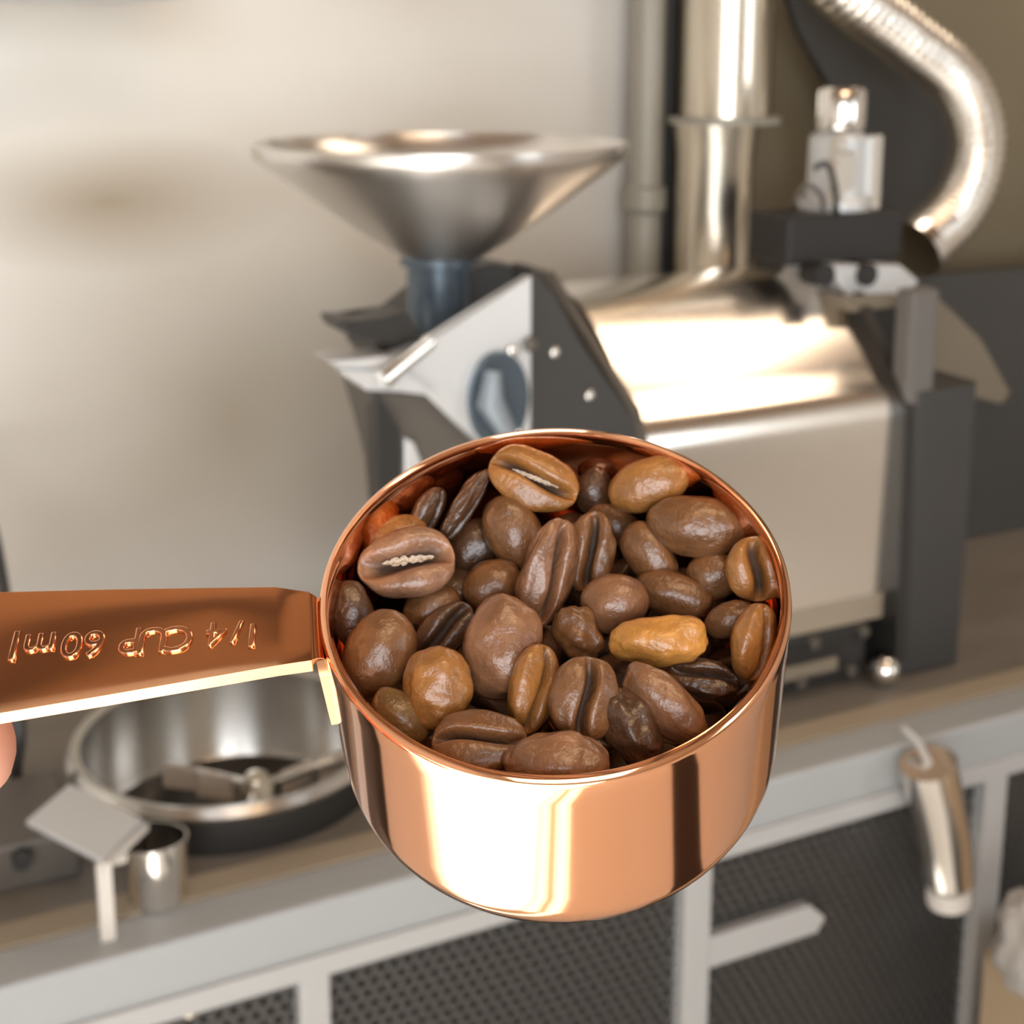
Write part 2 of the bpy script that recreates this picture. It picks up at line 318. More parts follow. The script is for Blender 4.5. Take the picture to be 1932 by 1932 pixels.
# shiny tube hanging under the rail beside the right post
pa = onv(1752, 1440, 0.572); pb = onv(1790, 1590, 0.572); pc = onv(1790, 1700, 0.572)
ht = thing('metal_tube', 'shiny pale metal tube hanging under the grey rail beside the right post', 'tube', (pc[0], 0.572, pc[2]))
L = [Vector(pa), Vector(pb) - Vector((0.004, 0, 0)), Vector(pc)]
sp = spline(L, 10); rr = [0.0225 - 0.0030 * i / len(sp) for i in range(len(sp))]
obj('tube_body', tube(bmesh.new(), sp[:-4], rr[:-4], 28), M['steel_bright'], ht, 40)
obj('tube_end', tube(bmesh.new(), sp[-4:], [0.018] * 4, 28), M['paper'], ht, 40)
obj('hook', tube(bmesh.new(), [pa, (pa[0], 0.585, pa[2] + 0.012), (pa[0], 0.6025, pa[2] + 0.016)], 0.003, 10), M['alu'], ht, 40)

# cardboard box and crumpled bag at the right, in front of the bench
p = onv(1852, 1800, 0.55)
cb = thing('cardboard_box', 'tan cardboard box standing in front of the right end of the bench', 'box', (p[0] + 0.2, 0.45, 0))
obj('box_body', BX(p[0] + 0.002, p[0] + 0.38, 0.32, 0.55, 0, p[2], bev=0.002), M['card'], cb)
for k in (0, 1):
    bm = bmesh.new(); q = 0.32 if k == 0 else 0.55; s = 0.112 if k == 0 else -0.112
    prism(bm, [(p[0] + 0.003, q, p[2] + 0.001), (p[0] + 0.379, q, p[2] + 0.001), (p[0] + 0.379, q + s, p[2] + 0.006), (p[0] + 0.003, q + s, p[2] + 0.006)], (0, 0, 0.002))
    obj('flap', bm, M['card'], cb)
bp_ = onv(1890, 1720, 0.52)
bm = bmesh.new(); bmesh.ops.create_icosphere(bm, subdivisions=4, radius=0.024)
for q in bm.verts:
    nn = noise.noise(q.co * 90) * 0.006 + noise.noise(q.co * 200) * 0.003
    q.co += q.co.normalized() * nn; q.co.z *= 1.9; q.co += Vector((bp_[0], 0.49, p[2] + 0.007 + 0.045))
solo('crumpled_bag', bm, M['bag'], 'crumpled pale bag standing on the cardboard box', 'bag', (bp_[0], 0.49, p[2] + 0.007), 60)

# ------------------------------------------------------------------ the coffee roaster
VF = 0.715
uR = onv(1685, 900, VF)[0]; uL = onv(1215, 835, VF)[0]
rb = thing('coffee_roaster', 'coffee roaster with steel drum hood, black end plates and silver front chute', 'coffee roaster', ((uL + uR) / 2, 0.82, TOP))
zt = onv(1690, 768, VF)[2]; zb = onv(1672, 1105, VF)[2]
zt = 0.5 * (zt + onv(1215, 830, VF)[2])
# hood profile (v, z): vertical front, round shoulder, shallow domed top, back
zb_l = onv(1480, 1165, VF)[2]; zb = 0.5 * (zb + zb_l)
prof = [(VF, zb), (VF, zt - 0.03), (VF, zt - 0.012)]
for k in range(1, 8):
    a = R(90 * k / 8 * 0.86); prof.append((VF + 0.030 * (1 - math.cos(a)), zt - 0.012 + 0.034 * math.sin(a)))
pT = onu(1480, 497, uR); pv, pz = prof[-1]
for k in range(1, 13):
    t = k / 12; prof.append((pv + (pT[1] - pv) * t, pz + (pT[2] - pz) * (t + 0.30 * math.sin(math.pi * t))))
prof += [(pT[1] + 0.02, pT[2] - 0.008), (pT[1] + 0.045, pT[2] - 0.04), (pT[1] + 0.05, zb)]
def extr(profile, u0, u1, th=0.0):
    bm = bmesh.new(); A = [bm.verts.new((u0, a, b2)) for a, b2 in profile]; B = [bm.verts.new((u1, a, b2)) for a, b2 in profile]
    for i in range(len(profile) - 1): bm.faces.new((A[i], A[i + 1], B[i + 1], B[i]))
    bm.faces.new((A[0], B[0], B[-1], A[-1])); bm.faces.new(A[::-1]); bm.faces.new(B); return bm
hood = obj('hood', extr(prof, uL, uR), M['steel_hood'], rb, 35)
VBK = pT[1] + 0.05
# under the hood: base with the control panel
zlow = TOP + 0.008
bm = prism(bmesh.new(), [(uL + 0.0, VF + 0.004, zb - 0.026), (uR, VF + 0.004, zb - 0.026), (uR, VF + 0.004, zb), (uL, VF + 0.004, zb)], (0, 0.2, 0))
obj('hood_skirt', bm, M['beige'], rb, label='tan band under the hood')
bs = obj('control_base', BX(uL - 0.03, uR - 0.02, VF - 0.001, VBK, zlow, zb - 0.026, bev=0.003), M['black_soft'], rb, label='black control box under the hood')
for x, y in ((1535, 1212), (1628, 1190), (1508, 1326), (1602, 1303)):
    q = onv(x, y, VF - 0.004); q = (q[0], q[1], max(q[2], TOP + 0.016)); bm = tube(bmesh.new(), [(q[0], VF - 0.007, q[2]), (q[0], VF, q[2])], 0.0052, 18)
    sub('button', bm, M['umber'], bs, rb, 50)
q = onv(1490, 1272, VF - 0.004); q2 = onv(1580, 1250, VF - 0.004)
sub('display', BX(q[0] - 0.012, q2[0], VF - 0.005, VF, q[2] - 0.006, q[2] + 0.006, bev=0.001), M['tan_board'], bs, rb, label='narrow tan display strip')
# front end plate: dark hexagonal plate at the left end
pl = []
for x, y in ((1003, 500), (1046, 505), (1078, 600), (1125, 690), (1205, 790), (1213, 850), (1205, 1100)): pl.append(onu(x, y, uL - 0.004))
zhi = pl[0][2]
poly = [(uL - 0.012, VF - 0.012, TOP + 0.02), (uL - 0.012, VF - 0.012, zt + 0.0), (uL - 0.012, VF + 0.002, zt + 0.026), (uL - 0.012, pT[1] - 0.02, pT[2] + 0.012), (uL - 0.012, pT[1] + 0.045, pT[2] + 0.012), (uL - 0.012, pT[1] + 0.06, TOP + 0.02)]
fp = obj('end_plate', prism(bmesh.new(), poly, (0.010, 0, 0), 0.0012), M['umber'], rb, label='dark end plate at the front of the drum')
# broad dark faceplate with rivets in front of it (faces the lens)
uF = uL - 0.115
E_ = [(1003, 505), (1052, 560), (1085, 640), (1200, 790), (1208, 900), (1000, 900)]
vpl = 0.70
body = prism(bmesh.new(), [onv(x, y, vpl) for x, y in E_], (0, 0.035, 0), 0.002)
pb_ = obj('front_body', body, M['dark'], rb, label='dark grey faceted front housing')
for x, y in ((1047, 665), (1113, 746), (985, 662)):
    q = onv(x, y, vpl - 0.002); bm = ball(bmesh.new(), q, 0.0042, sy=0.6, seg=14)
    sub('rivet', bm, M['steel_bright'], pb_, rb, 60)
# silver front face / chute side
S_ = [(1004, 520), (1002, 838), (925, 860), (905, 838), (812, 742), (690, 735), (640, 700), (800, 655)]
vc = 0.685
ch = obj('chute_side', prism(bmesh.new(), [onv(x, y, vc) for x, y in S_], (0, 0.012, 0), 0.0015), M['silver_paint'], rb, label='silver faceted chute face')
q = onv(940, 740, vc - 0.003)
bm = bmesh.new(); tube(bm, [(q[0], vc - 0.006, q[2] - 0.004), (q[0], vc + 0.002, q[2] - 0.004)], 0.026, 28)
for p_ in bm.verts: p_.co.z = q[2] + (p_.co.z - q[2]) * 1.35; p_.co.x = q[0] + (p_.co.x - q[0]) * 0.9
sub('sight_glass', bm, M['blue_steel'], ch, rb, 50, 'dark blue-grey oval sight glass')
bm = tube(bmesh.new(), [onv(930, 700, vc - 0.012), onv(925, 760, vc - 0.016), onv(960, 820, vc - 0.012)], [0.006, 0.010, 0.007], 14); sub('sampler_handle', bm, M['blue_mid'], ch, rb, 60)
q = onv(975, 820, vc - 0.004); sub('rivet', ball(bmesh.new(), q, 0.006, sy=0.5, seg=14), M['steel_bright'], ch, rb, 60)
q = onv(968, 662, vc - 0.004); sub('rivet', ball(bmesh.new(), q, 0.005, sy=0.5, seg=14), M['steel_bright'], ch, rb, 60)
q = onv(1002, 650, vc - 0.004); sub('rivet', ball(bmesh.new(), q, 0.006, sy=0.5, seg=14), M['umber'], ch, rb, 60)
# dark sloping cover the funnel stands on
D_ = [(1000, 508), (1012, 522), (1010, 800), (742, 712), (700, 660), (770, 600), (880, 510), (935, 498)]
cv_ = obj('chute_cover', prism(bmesh.new(), [onv(x, y, 0.795) for x, y in D_], (0, 0.06, 0), 0.002), M['dark'], rb, label='dark sloping cover under the funnel')
bm = prism(bmesh.new(), [onv(x, y, 0.69) for x, y in ((636, 606), (700, 608), (770, 590), (800, 640), (745, 655), (690, 640), (650, 630))], (0, 0.04, 0), 0.002)
sub('latch', bm, M['black'], cv_, rb, label='black latch lever')
a = Vector(onv(722, 716, 0.670)); b_ = Vector(onv(812, 644, 0.676))
sub('lever', tube(bmesh.new(), [a, (a + b_) / 2, b_], [0.0072, 0.006, 0.0055], 14), M['steel_bright'], cv_, rb, 60, 'pale rod-shaped lever')
# small silver tray ledge left of it
bm = prism(bmesh.new(), [onv(x, y, 0.68) for x, y in ((618, 682), (735, 672), (738, 690), (640, 694))], (0, 0.03, 0)); obj('ledge', bm, M['silver_paint'], rb)
bm = prism(bmesh.new(), [onv(x, y, 0.68) for x, y in ((655, 700), (760, 700), (820, 742), (690, 736))], (0, 0.03, 0)); obj('ledge', bm, M['silver_paint'], rb)
# dark body below
bm = prism(bmesh.new(), [onv(x, y, 0.70) for x, y in ((692, 735), (815, 745), (1000, 900), (1100, 1180), (760, 1180), (735, 900))], (0, 0.05, 0), 0.002)
obj('lower_body', bm, M['umber'], rb, label='dark brown lower front body')
bm = prism(bmesh.new(), [onv(x, y, 0.69) for x, y in ((708, 740), (755, 810), (762, 1160), (722, 1160), (712, 820))], (0, 0.02, 0), 0.001); obj('strut', bm, M['black'], rb)
bm = prism(bmesh.new(), [onv(x, y, 0.695) for x, y in ((764, 826), (782, 836), (805, 900), (800, 1150), (764, 1150))], (0, 0.015, 0), 0.001); obj('strut', bm, M['silver_paint'], rb)
# right end: black plate and grey rear housing with a rounded upright edge
poly = [(uR, VF - 0.018, TOP + 0.02), (uR, VF - 0.010, zt + 0.0), (uR, VF + 0.03, zt + 0.05), (uR, VF + 0.10, zt + 0.13), (uR, VBK - 0.002, zt + 0.13), (uR, VBK, TOP + 0.02)]
obj('rear_plate', prism(bmesh.new(), poly, (0.012, 0, 0), 0.001), M['black'], rb, label='black plate behind the drum')
h0 = onv(1708, 900, VF - 0.012)[0]; h1 = onv(1815, 1150, VF)[0]
bm = bmesh.new(); poly = []
for k in range(7):
    a = R(180 + 90 * k / 6); poly.append((h0 + 0.02 + 0.02 * math.cos(a), VF + 0.010 + 0.02 * math.sin(a), TOP + 0.004))
poly += [(h1 - 0.012, VF - 0.010, TOP + 0.004), (h1, VF + 0.002, TOP + 0.004), (h1, VBK, TOP + 0.004), (h0, VBK, TOP + 0.004)]
hh = onv(1790, 735, VF)[2]
hb = prism(bm, poly, (0, 0, hh - TOP))
obj('rear_housing', hb, M['dark'], rb, 40, 'dark grey rear housing with rounded upright edge')
hq = onv(1757, 640, VF)[0]; hz2 = onv(1730, 545, VF)[2]
obj('upright_column', BX(h0, hq, VF - 0.008, VF + 0.014, hh - 0.01, hz2, bev=0.004), M['column'], rb, label='grey upright column on the rear housing')
# black wedge between hood and housing, silver clamp band above it
bm = prism(bmesh.new(), [onv(x, y, 0.80) for x, y in ((1590, 590), (1690, 570), (1712, 600), (1712, 740), (1695, 700))], (0, 0.06, 0)); obj('side_gusset', bm, M['black_soft'], rb)
bm = prism(bmesh.new(), [onv(x, y, 0.78) for x, y in ((1570, 500), (1700, 500), (1735, 530), (1712, 562), (1600, 562))], (0, 0.08, 0), 0.002); obj('clamp_band', bm, M['alu'], rb)
bm = prism(bmesh.new(), [onv(x, y, 0.77) for x, y in ((1596, 560), (1700, 556), (1700, 578), (1606, 590))], (0, 0.08, 0), 0.001); obj('clamp_strip', bm, M['tan_board'], rb)
q = onv(1666, 1312, 0.700)
obj('foot', ball(bmesh.new(), (q[0], 0.700, TOP + 0.0145), 0.0135, sz=1.0, seg=24), M['steel_bright'], rb, 180, 'shiny ball-shaped foot')
obj('foot', lathe(bmesh.new(), [(0, 0), (0.014, 0), (0.016, 0.004), (0.012, 0.02), (0, 0.02)], (uL, 0.74, TOP), 24), M['black'], rb, 40)
obj('foot', lathe(bmesh.new(), [(0, 0), (0.014, 0), (0.016, 0.004), (0.012, 0.02), (0, 0.02)], (uL, VBK - 0.02, TOP), 24), M['black'], rb, 40)

# ------------------------------------------------------------------ steel funnel on top of the chute
hc = onv(832, 268, 0.765); hr = (onv(1180, 270, 0.765)[0] - onv(484, 270, 0.765)[0]) / 2 * 0.92
hbz = onv(830, 488, 0.765)[2]; hnz = onv(830, 640, 0.765)[2]
fn = thing('funnel_hopper', 'wide brushed steel funnel standing on the roaster chute', 'funnel', (hc[0], 0.765, hbz))
r0 = 0.027; zz = hc[2]; N = 10
pr = [(r0, hbz)] + [(r0 + (hr - r0) * (t / N) ** 0.93, hbz + (zz - 0.010 - hbz) * t / N) for t in range(1, N + 1)] + [(hr + 0.002, zz - 0.006), (hr + 0.002, zz), (hr - 0.001, zz), (hr - 0.003, zz - 0.008)]
pr += [(r0 - 0.003 + (hr - r0) * (t / N) ** 0.93, hbz + 0.002 + (zz - 0.010 - hbz) * t / N) for t in range(N - 1, -1, -1)]
obj('cone', lathe(bmesh.new(), pr, (hc[0], 0.765, 0), 96), M['steel'], fn, 60)
obj('neck', lathe(bmesh.new(), [(0.021, hnz - 0.01), (0.024, hnz), (0.024, hbz - 0.006), (0.029, hbz - 0.004), (0.029, hbz + 0.004), (0.024, hbz + 0.004)], (hc[0] - 0.003, 0.765, 0), 40), M['blue_steel'], fn, 40, 'dark shiny neck of the funnel')

# ------------------------------------------------------------------ ducts
DV = 0.99; dc = onv(1366, 225, DV); dr = (onv(1448, 100, DV)[0] - onv(1292, 100, DV)[0]) / 2 * 0.95
dt = thing('exhaust_duct', 'upright round steel exhaust duct with a joint, behind the drum hood', 'duct', (dc[0], DV, TOP + 0.15))
obj('upper_section', lathe(bmesh.new(), [(0.0, dc[2] + 0.0), (dr, dc[2]), (dr, HC - 0.01), (0, HC - 0.01)], (dc[0], DV, 0), 64), M['duct'], dt, 40)
obj('lower_section', lathe(bmesh.new(), [(0.0, TOP + 0.0), (dr * 0.84, TOP + 0.0), (dr * 0.86, dc[2] - 0.03), (dr * 0.92, dc[2] - 0.004), (0, dc[2] - 0.003)], (dc[0] - 0.010, DV, 0), 64), M['duct'], dt, 40)
obj('joint_collar', lathe(bmesh.new(), [(0, dc[2] - 0.004), (dr + 0.010, dc[2] - 0.004), (dr + 0.010, dc[2] + 0.003), (0, dc[2] + 0.003)], (dc[0], DV, 0), 64), M['galv'], dt, 40)
q = onv(1218, 300, 1.03); pr_ = 0.0175
solo('conduit_pipe', lathe(bmesh.new(), [(0, TOP), (pr_, TOP), (pr_, q[2] - 0.055), (pr_ * 1.25, q[2] - 0.05), (pr_ * 1.25, q[2] - 0.03), (pr_, q[2] - 0.025), (pr_, HC - 0.01), (0, HC - 0.01)], (q[0], 1.03, 0), 32), M['galv'], 'thin grey-green pipe running up the wall left of the exhaust duct', 'pipe', (q[0], 1.03, TOP), 40)
q = onv(1265, 300, 1.06)
solo('wall_channel', BX(q[0] - 0.017, q[0] + 0.017, 1.040, 1.067, TOP, HC - 0.01, bev=0.002), M['dark'], 'dark upright channel on the wall between the thin pipe and the exhaust duct', 'channel', (q[0], 1.06, TOP))
# flexible duct
FXP = [(1530, -170), (1548, -75), (1610, -5), (1710, 72), (1800, 148), (1838, 240), (1832, 330), (1797, 402), (1738, 458)]
pts = spline([onv(x, y, 0.93 - 0.006 * i) for i, (x, y) in enumerate(FXP)], 40)
rad = []; s = 0.0
for i, p in enumerate(pts):
    if i: s += (p - pts[i - 1]).length
    rad.append(0.0300 + 0.0009 * math.sin(s * 2 * math.pi / 0.010))
fd = thing('flexible_duct', 'curved shiny flexible duct looping down to the fan box at right', 'duct', tuple(pts[-1]))
obj('duct_hose', tube(bmesh.new(), pts, rad, 36), M['foil'], fd, 180)
e1 = pts[-1]; e0 = pts[-14]
obj('duct_cuff', tube(bmesh.new(), [e0 + (e1 - e0) * 0.9, e1 + (e1 - e0).normalized() * 0.012], [0.0325, 0.0325], 36), M['steel_bright'], fd, 40)
# fan box with the little motor on it
fb = [onv(1424, 408, 0.85), onv(1706, 396, 0.80), onv(1704, 486, 0.80), onv(1430, 492, 0.85)]; fb[0] = (fb[0][0], 0.8, fb[1][2]); fb[3] = (fb[3][0], 0.8, fb[2][2])
fan = thing('exhaust_fan', 'black fan box with a small silver motor on top, inside the duct loop', 'fan', (fb[0][0] + 0.06, 0.83, fb[3][2]))
obj('fan_box', BX(fb[0][0], fb[1][0], 0.80, 0.86, (fb[2][2] + fb[3][2]) / 2, (fb[0][2] + fb[1][2]) / 2, bev=0.003), M['black_soft'], fan)
zt_ = (fb[0][2] + fb[1][2]) / 2
c1 = onv(1583, 300, 0.84)
zA = onv(1583, 165, 0.84)[2]; zB = onv(1583, 245, 0.84)[2]; zC = zt_
obj('motor_cap', lathe(bmesh.new(), [(0, zB), (0.021, zB), (0.022, zB + 0.004), (0.022, zA - 0.004), (0.019, zA), (0, zA)], (c1[0], 0.84, 0), 32), M['steel_bright'], fan, 40)
obj('motor_body', lathe(bmesh.new(), [(0, zC), (0.034, zC), (0.034, zC + 0.008), (0.027, zC + 0.012), (0.026, zB - 0.006), (0.018, zB), (0, zB)], (c1[0] - 0.002, 0.84, 0), 32), M['alu'], fan, 40)
for dx in (-0.026, 0.016):
    obj('bracket', BX(c1[0] + dx, c1[0] + dx + 0.011, 0.812, 0.822, zC, zB - 0.004, bev=0.001), M['steel_bright'], fan)
obj('terminal', BX(c1[0] - 0.034, c1[0] - 0.014, 0.800, 0.812, zC + 0.02, zC + 0.055, bev=0.002), M['steel_bright'], fan)
w0 = Vector(onv(1535, 318, 0.798)); w1 = Vector(onv(1560, 310, 0.79)); w2 = Vector(onv(1575, 350, 0.79)); w3 = Vector(onv(1580, 405, 0.798))
obj('wire', tube(bmesh.new(), spline([w0, w1, w2, w3], 8), 0.0026, 10), M['black_soft'], fan, 180)
obj('wire', tube(bmesh.new(), spline([Vector(onv(1500, 380, 0.80)), Vector(onv(1520, 350, 0.79)), Vector(onv(1548, 366, 0.79)), Vector(onv(1556, 405, 0.80))], 8), 0.0024, 10), M['umber'], fan, 180)
for x in (1538, 1618):
    q = onv(x, 515, 0.79); obj('knob', tube(bmesh.new(), [(q[0], 0.775, q[2]), (q[0], 0.80, q[2])], 0.0105, 20), M['black_soft'], fan, 50)
obj('fan_outlet', prism(bmesh.new(), [onv(x, y, 0.83) for x, y in ((1525, 486), (1690, 484), (1660, 530), (1640, 548), (1580, 548), (1540, 520))], (0, 0.02, 0), 0.001), M['black'], fan)
# dark sheet inside the loop, dark board on the bench at the far right
G_ = [(1470, -60), (1510, 60), (1560, 150), (1600, 250), (1640, 425), (1790, 420), (1830, 340), (1836, 240), (1795, 150), (1700, 70), (1600, -10), (1540, -60)]
bm = prism(bmesh.new(), [onv(x, y, 0.99) for x, y in G_], (0, 0.012, 0), 0.001)
g0 = onv(1640, 425, 0.99)
solo('mounting_plate', bm, M['dark_board'], 'dark sheet metal plate mounted behind the loop of the flexible duct', 'plate', (g0[0], 0.996, g0[2]))
b0 = onv(1745, 500, 0.99); zt2 = onv(1830, 505, 0.99)[2]
db = thing('dark_board', 'tall dark board standing on the bench behind the roaster at far right', 'board', (b0[0] + 0.25, 0.97, TOP))
obj('board', BX(b0[0] - 0.04, b0[0] + 0.50, 0.96, 0.985, TOP + 0.0005, zt2, bev=0.001), M['dark_board'], db)
obj('reflection_patch', prism(bmesh.new(), [onv(x, y, 0.955) for x, y in ((1715, 545), (1752, 545), (1850, 640), (1905, 740), (1890, 762), (1820, 745), (1750, 728), (1715, 735))], (0, 0.005, 0)), M['tan_board'], db, label='light reflection on the dark board, made as a tan triangular sheet')  # stands in for light reflected on the board, put in as tan colour

# ------------------------------------------------------------------ cooling tray with stirring arms
ZT = 0.938
cf = onz(430, 1562, ZT); cbk = onz(430, 1312, ZT); lf = onz(165, 1438, ZT)
tv = (cf[1] + cbk[1]) / 2; tu = (cf[0] + cbk[0]) / 2; tr = math.hypot(cf[0] - cbk[0], cf[1] - cbk[1]) / 2
from_left = math.hypot(lf[0] - tu, lf[1] - tv); tr = 0.5 * tr + 0.5 * from_left
tr = 0.114; tu += 0.012; tv = 0.684 + tr
ct = thing('cooling_tray', 'round deep steel cooling tray with stirring arms, behind the grey rail at left', 'tray', (tu, tv, TOP))
cut = solo('cut', lathe(bmesh.new(), [(0, -0.1), (tr + 0.001, -0.1), (tr + 0.001, 0.1), (0, 0.1)], (tu, tv, TOP), 64), M['table'], 'x', 'x', (tu, tv, TOP))
md = ttop.modifiers.new('hole', 'BOOLEAN'); md.object = cut; md.operation = 'DIFFERENCE'; bpy.context.view_layer.update()
me_ = bpy.data.meshes.new_from_object(ttop.evaluated_get(bpy.context.evaluated_depsgraph_get())); ttop.modifiers.clear(); ttop.data = me_
bpy.data.objects.remove(cut)
pr = [(0, -0.047), (tr - 0.012, -0.047), (tr - 0.003, -0.038), (tr - 0.003, ZT - TOP - 0.002), (tr + 0.004, ZT - TOP), (tr + 0.008, ZT - TOP - 0.006), (tr + 0.004, ZT - TOP - 0.012), (tr, ZT - TOP - 0.010)]
bowl = obj('bowl', lathe(bmesh.new(), pr, (tu, tv, TOP), 96), M['tray_steel'], ct, 50)
obj('outer_shell', lathe(bmesh.new(), [(0, -0.052), (tr * 0.94, -0.052), (tr - 0.001, -0.044), (tr - 0.0005, ZT - TOP - 0.013), (tr - 0.0022, ZT - TOP - 0.013), (tr - 0.0022, -0.040), (0, -0.050)], (tu, tv, TOP), 96), M['black'], ct, 50, 'black outer shell of the tray')
obj('hub', lathe(bmesh.new(), [(0.013, -0.0465), (0.013, -0.012), (0.008, -0.004), (0, -0.003)], (tu + 0.02, tv, TOP), 32), M['duct'], ct, 40)
for k, (an, ln) in enumerate(((10, 0.72), (130, 0.72), (245, 0.72))):
    d = Vector((math.cos(R(an)), math.sin(R(an)), 0)); s = Vector((-d.y, d.x, 0)); c0 = Vector((tu + 0.02, tv, TOP - 0.014))
    a0 = c0 + d * 0.012; a1 = c0 + d * tr * ln
    arm = obj('stirring_arm', tube(bmesh.new(), [a0, a1], 0.0035, 10), M['steel_bright'], ct, 60)
    for f_ in (0.45, 0.85):
        m0 = c0 + d * tr * ln * f_
        sub('blade', prism(bmesh.new(), [m0 - d * 0.014 + Vector((0, 0, -0.015)), m0 + d * 0.014 + s * 0.006 + Vector((0, 0, -0.015)), m0 + d * 0.014 + s * 0.004 + Vector((0, 0, 0.004)), m0 - d * 0.014 + Vector((0, 0, 0.004))], s * 0.003), M['paper'], arm, ct)
# pale folded flap at the left of the tray
FL = [onv(x, y, 0.700) for x, y in ((55, 1555), (135, 1488), (262, 1560), (190, 1625))]
cfp = thing('discharge_flap', 'pale folded metal flap on a thin leg left of the cooling tray', 'flap', (FL[3][0], 0.70, TOP))
q0, q1, q2, q3 = onz(50, 1558, 0.962), onz(132, 1488, 0.962), onz(272, 1556, 0.956), onz(192, 1632, 0.955)
obj('flap_plate', prism(bmesh.new(), [q0, q1, q2, q3], (0, 0, 0.004), 0.0008), M['alu'], cfp)
obj('flap_edge', prism(bmesh.new(), [q3, q2, (q2[0], q2[1], q2[2] - 0.006), (q3[0], q3[1], q3[2] - 0.006)], (0.003, 0.002, 0)), M['paper'], cfp)
obj('leg', BX(q3[0] - 0.003, q3[0] + 0.006, q3[1] + 0.001, q3[1] + 0.006, TOP + 0.0005, q3[2]), M['paper'], cfp)
q = onz(298, 1694, TOP + 0.0015)
sc_ = thing('steel_cup', 'small dented polished steel cup on the beige strip beside the flap leg', 'cup', (q[0], q[1], TOP))
qv = q[1]
bm = lathe(bmesh.new(), [(0, 0.001), (0.017, 0.001), (0.019, 0.004), (0.0205, 0.046), (0.0195, 0.046), (0.018, 0.005), (0, 0.004)], (q[0], qv, TOP), 48)
for p_ in bm.verts:
    a = math.atan2(p_.co.y - qv, p_.co.x - q[0]); k = 1 + 0.05 * math.sin(3 * a + (p_.co.z - TOP) * 60)
    p_.co.x = q[0] + (p_.co.x - q[0]) * k; p_.co.y = qv + (p_.co.y - qv) * k
obj('cup_wall', bm, M['steel_bright'], sc_, 50)
obj('grip', BX(q[0] - 0.034, q[0] - 0.019, qv - 0.004, qv + 0.003, TOP + 0.034, TOP + 0.040, bev=0.001), M['steel_bright'], sc_)
# dark gear box at the far left with a cable rising from it
g = onz(0, 1640, TOP + 0.03); g2 = onz(205, 1700, TOP)
gb = thing('gear_box', 'dark brown machine box on the bench at the far left', 'machine', (g[0] - 0.02, 0.76, TOP))
obj('housing', BX(g[0] - 0.16, g2[0] - 0.01, 0.706, 0.80, TOP + 0.0005, TOP + 0.036, bev=0.004), M['umber'], gb)
q = onv(40, 1625, 0.705); obj('knob', tube(bmesh.new(), [(q[0], 0.697, TOP + 0.026), (q[0], 0.706, TOP + 0.026)], 0.0065, 18), M['black_soft'], gb, 50)
cp = [(onv(33, 1180, 0.83)[0] - 0.01, VW - 0.009, TOP + 0.22), (onv(33, 1180, 0.83)[0], 0.95, TOP + 0.17)] + [onv(x, y, 0.83) for x, y in ((34, 1330), (30, 1450), (34, 1530), (62, 1570))]
cp[-1] = (cp[-1][0], 0.80, TOP + 0.03)
solo('cable', tube(bmesh.new(), spline([Vector(p) for p in cp], 10), 0.005, 12), M['dark'], 'dark cable rising behind the machine box at the left edge', 'cable', tuple(cp[-1]), 180)
# shelf whose underside just shows at the top left
q = onv(130, 4, 1.0)
solo('wall_shelf', BX(q[0] - 0.35, q[0] + 0.075, 0.93, VW - 0.001, q[2] + 0.002, q[2] + 0.03, bev=0.002), M['silver_paint'], 'grey wall shelf whose edge shows at the top left corner', 'shelf', (q[0], 1.0, q[2]))

# ------------------------------------------------------------------ the copper measuring scoop
def cam2w(p): return CC + CX * p[0] + CU * p[1] - CF * p[2]
def camdir(p): return (CX * p[0] + CU * p[1] - CF * p[2]).normalized()
RC = cam2w((0.0047404, -0.02587815, -0.16353637)); NN = camdir((-0.042727, 0.781093, 0.622952)); RR = 0.0265
CH = 0.0325
NR = 0.009
def onrim(x, y, t=0.0):                         # point of the plane t metres below the rim
    d = ray(x, y); return CC + d * ((RC - NN * t - CC).dot(NN) / d.dot(NN))
HD = (onrim(0, 1240) - RC); HD = (HD - NN * HD.dot(NN)).normalized()        # handle direction
E1 = -HD; E2 = NN.cross(E1)
ROOT = RC - NN * CH
SM = Matrix((( E1.x, E2.x, NN.x, ROOT.x), (E1.y, E2.y, NN.y, ROOT.y), (E1.z, E2.z, NN.z, ROOT.z), (0, 0, 0, 1)))
SI = SM.inverted()
scoop = bpy.data.objects.new('measuring_scoop', None); COL.objects.link(scoop); scoop.matrix_world = SM
scoop['label'] = 'polished copper quarter-cup measuring scoop full of roasted coffee beans, held over the bench'; scoop['category'] = 'measuring cup'
# bowl: local z 0 = base, CH = rim
def rad_at(h):                                   # outer radius by height
    return None
outer = [(0, 0.0)]
for k in range(0, 13):
    A_ = R(90) * (1 - k / 12); outer.append((0.0269 - NR * (1 - math.cos(A_)), NR * 0.97 * (1 - math.sin(A_))))
for k in range(1, 10): outer.append((0.0269, 0.009 + 0.0225 * k / 9))
outer += [(0.0268, CH - 0.0004), (0.0265, CH), (0.0260, CH + 0.0002)]
inner = [(0.0256, CH - 0.0004), (0.0257, CH - 0.002), (0.0262, 0.026), (0.02585, 0.0095), (0.0235, 0.0040), (0.0180, 0.0014), (0, 0.0012)]
bm = lathe(bmesh.new(), outer + inner, (0, 0, 0), 160)
obj('bowl', bm, M['copper'], scoop, 60)
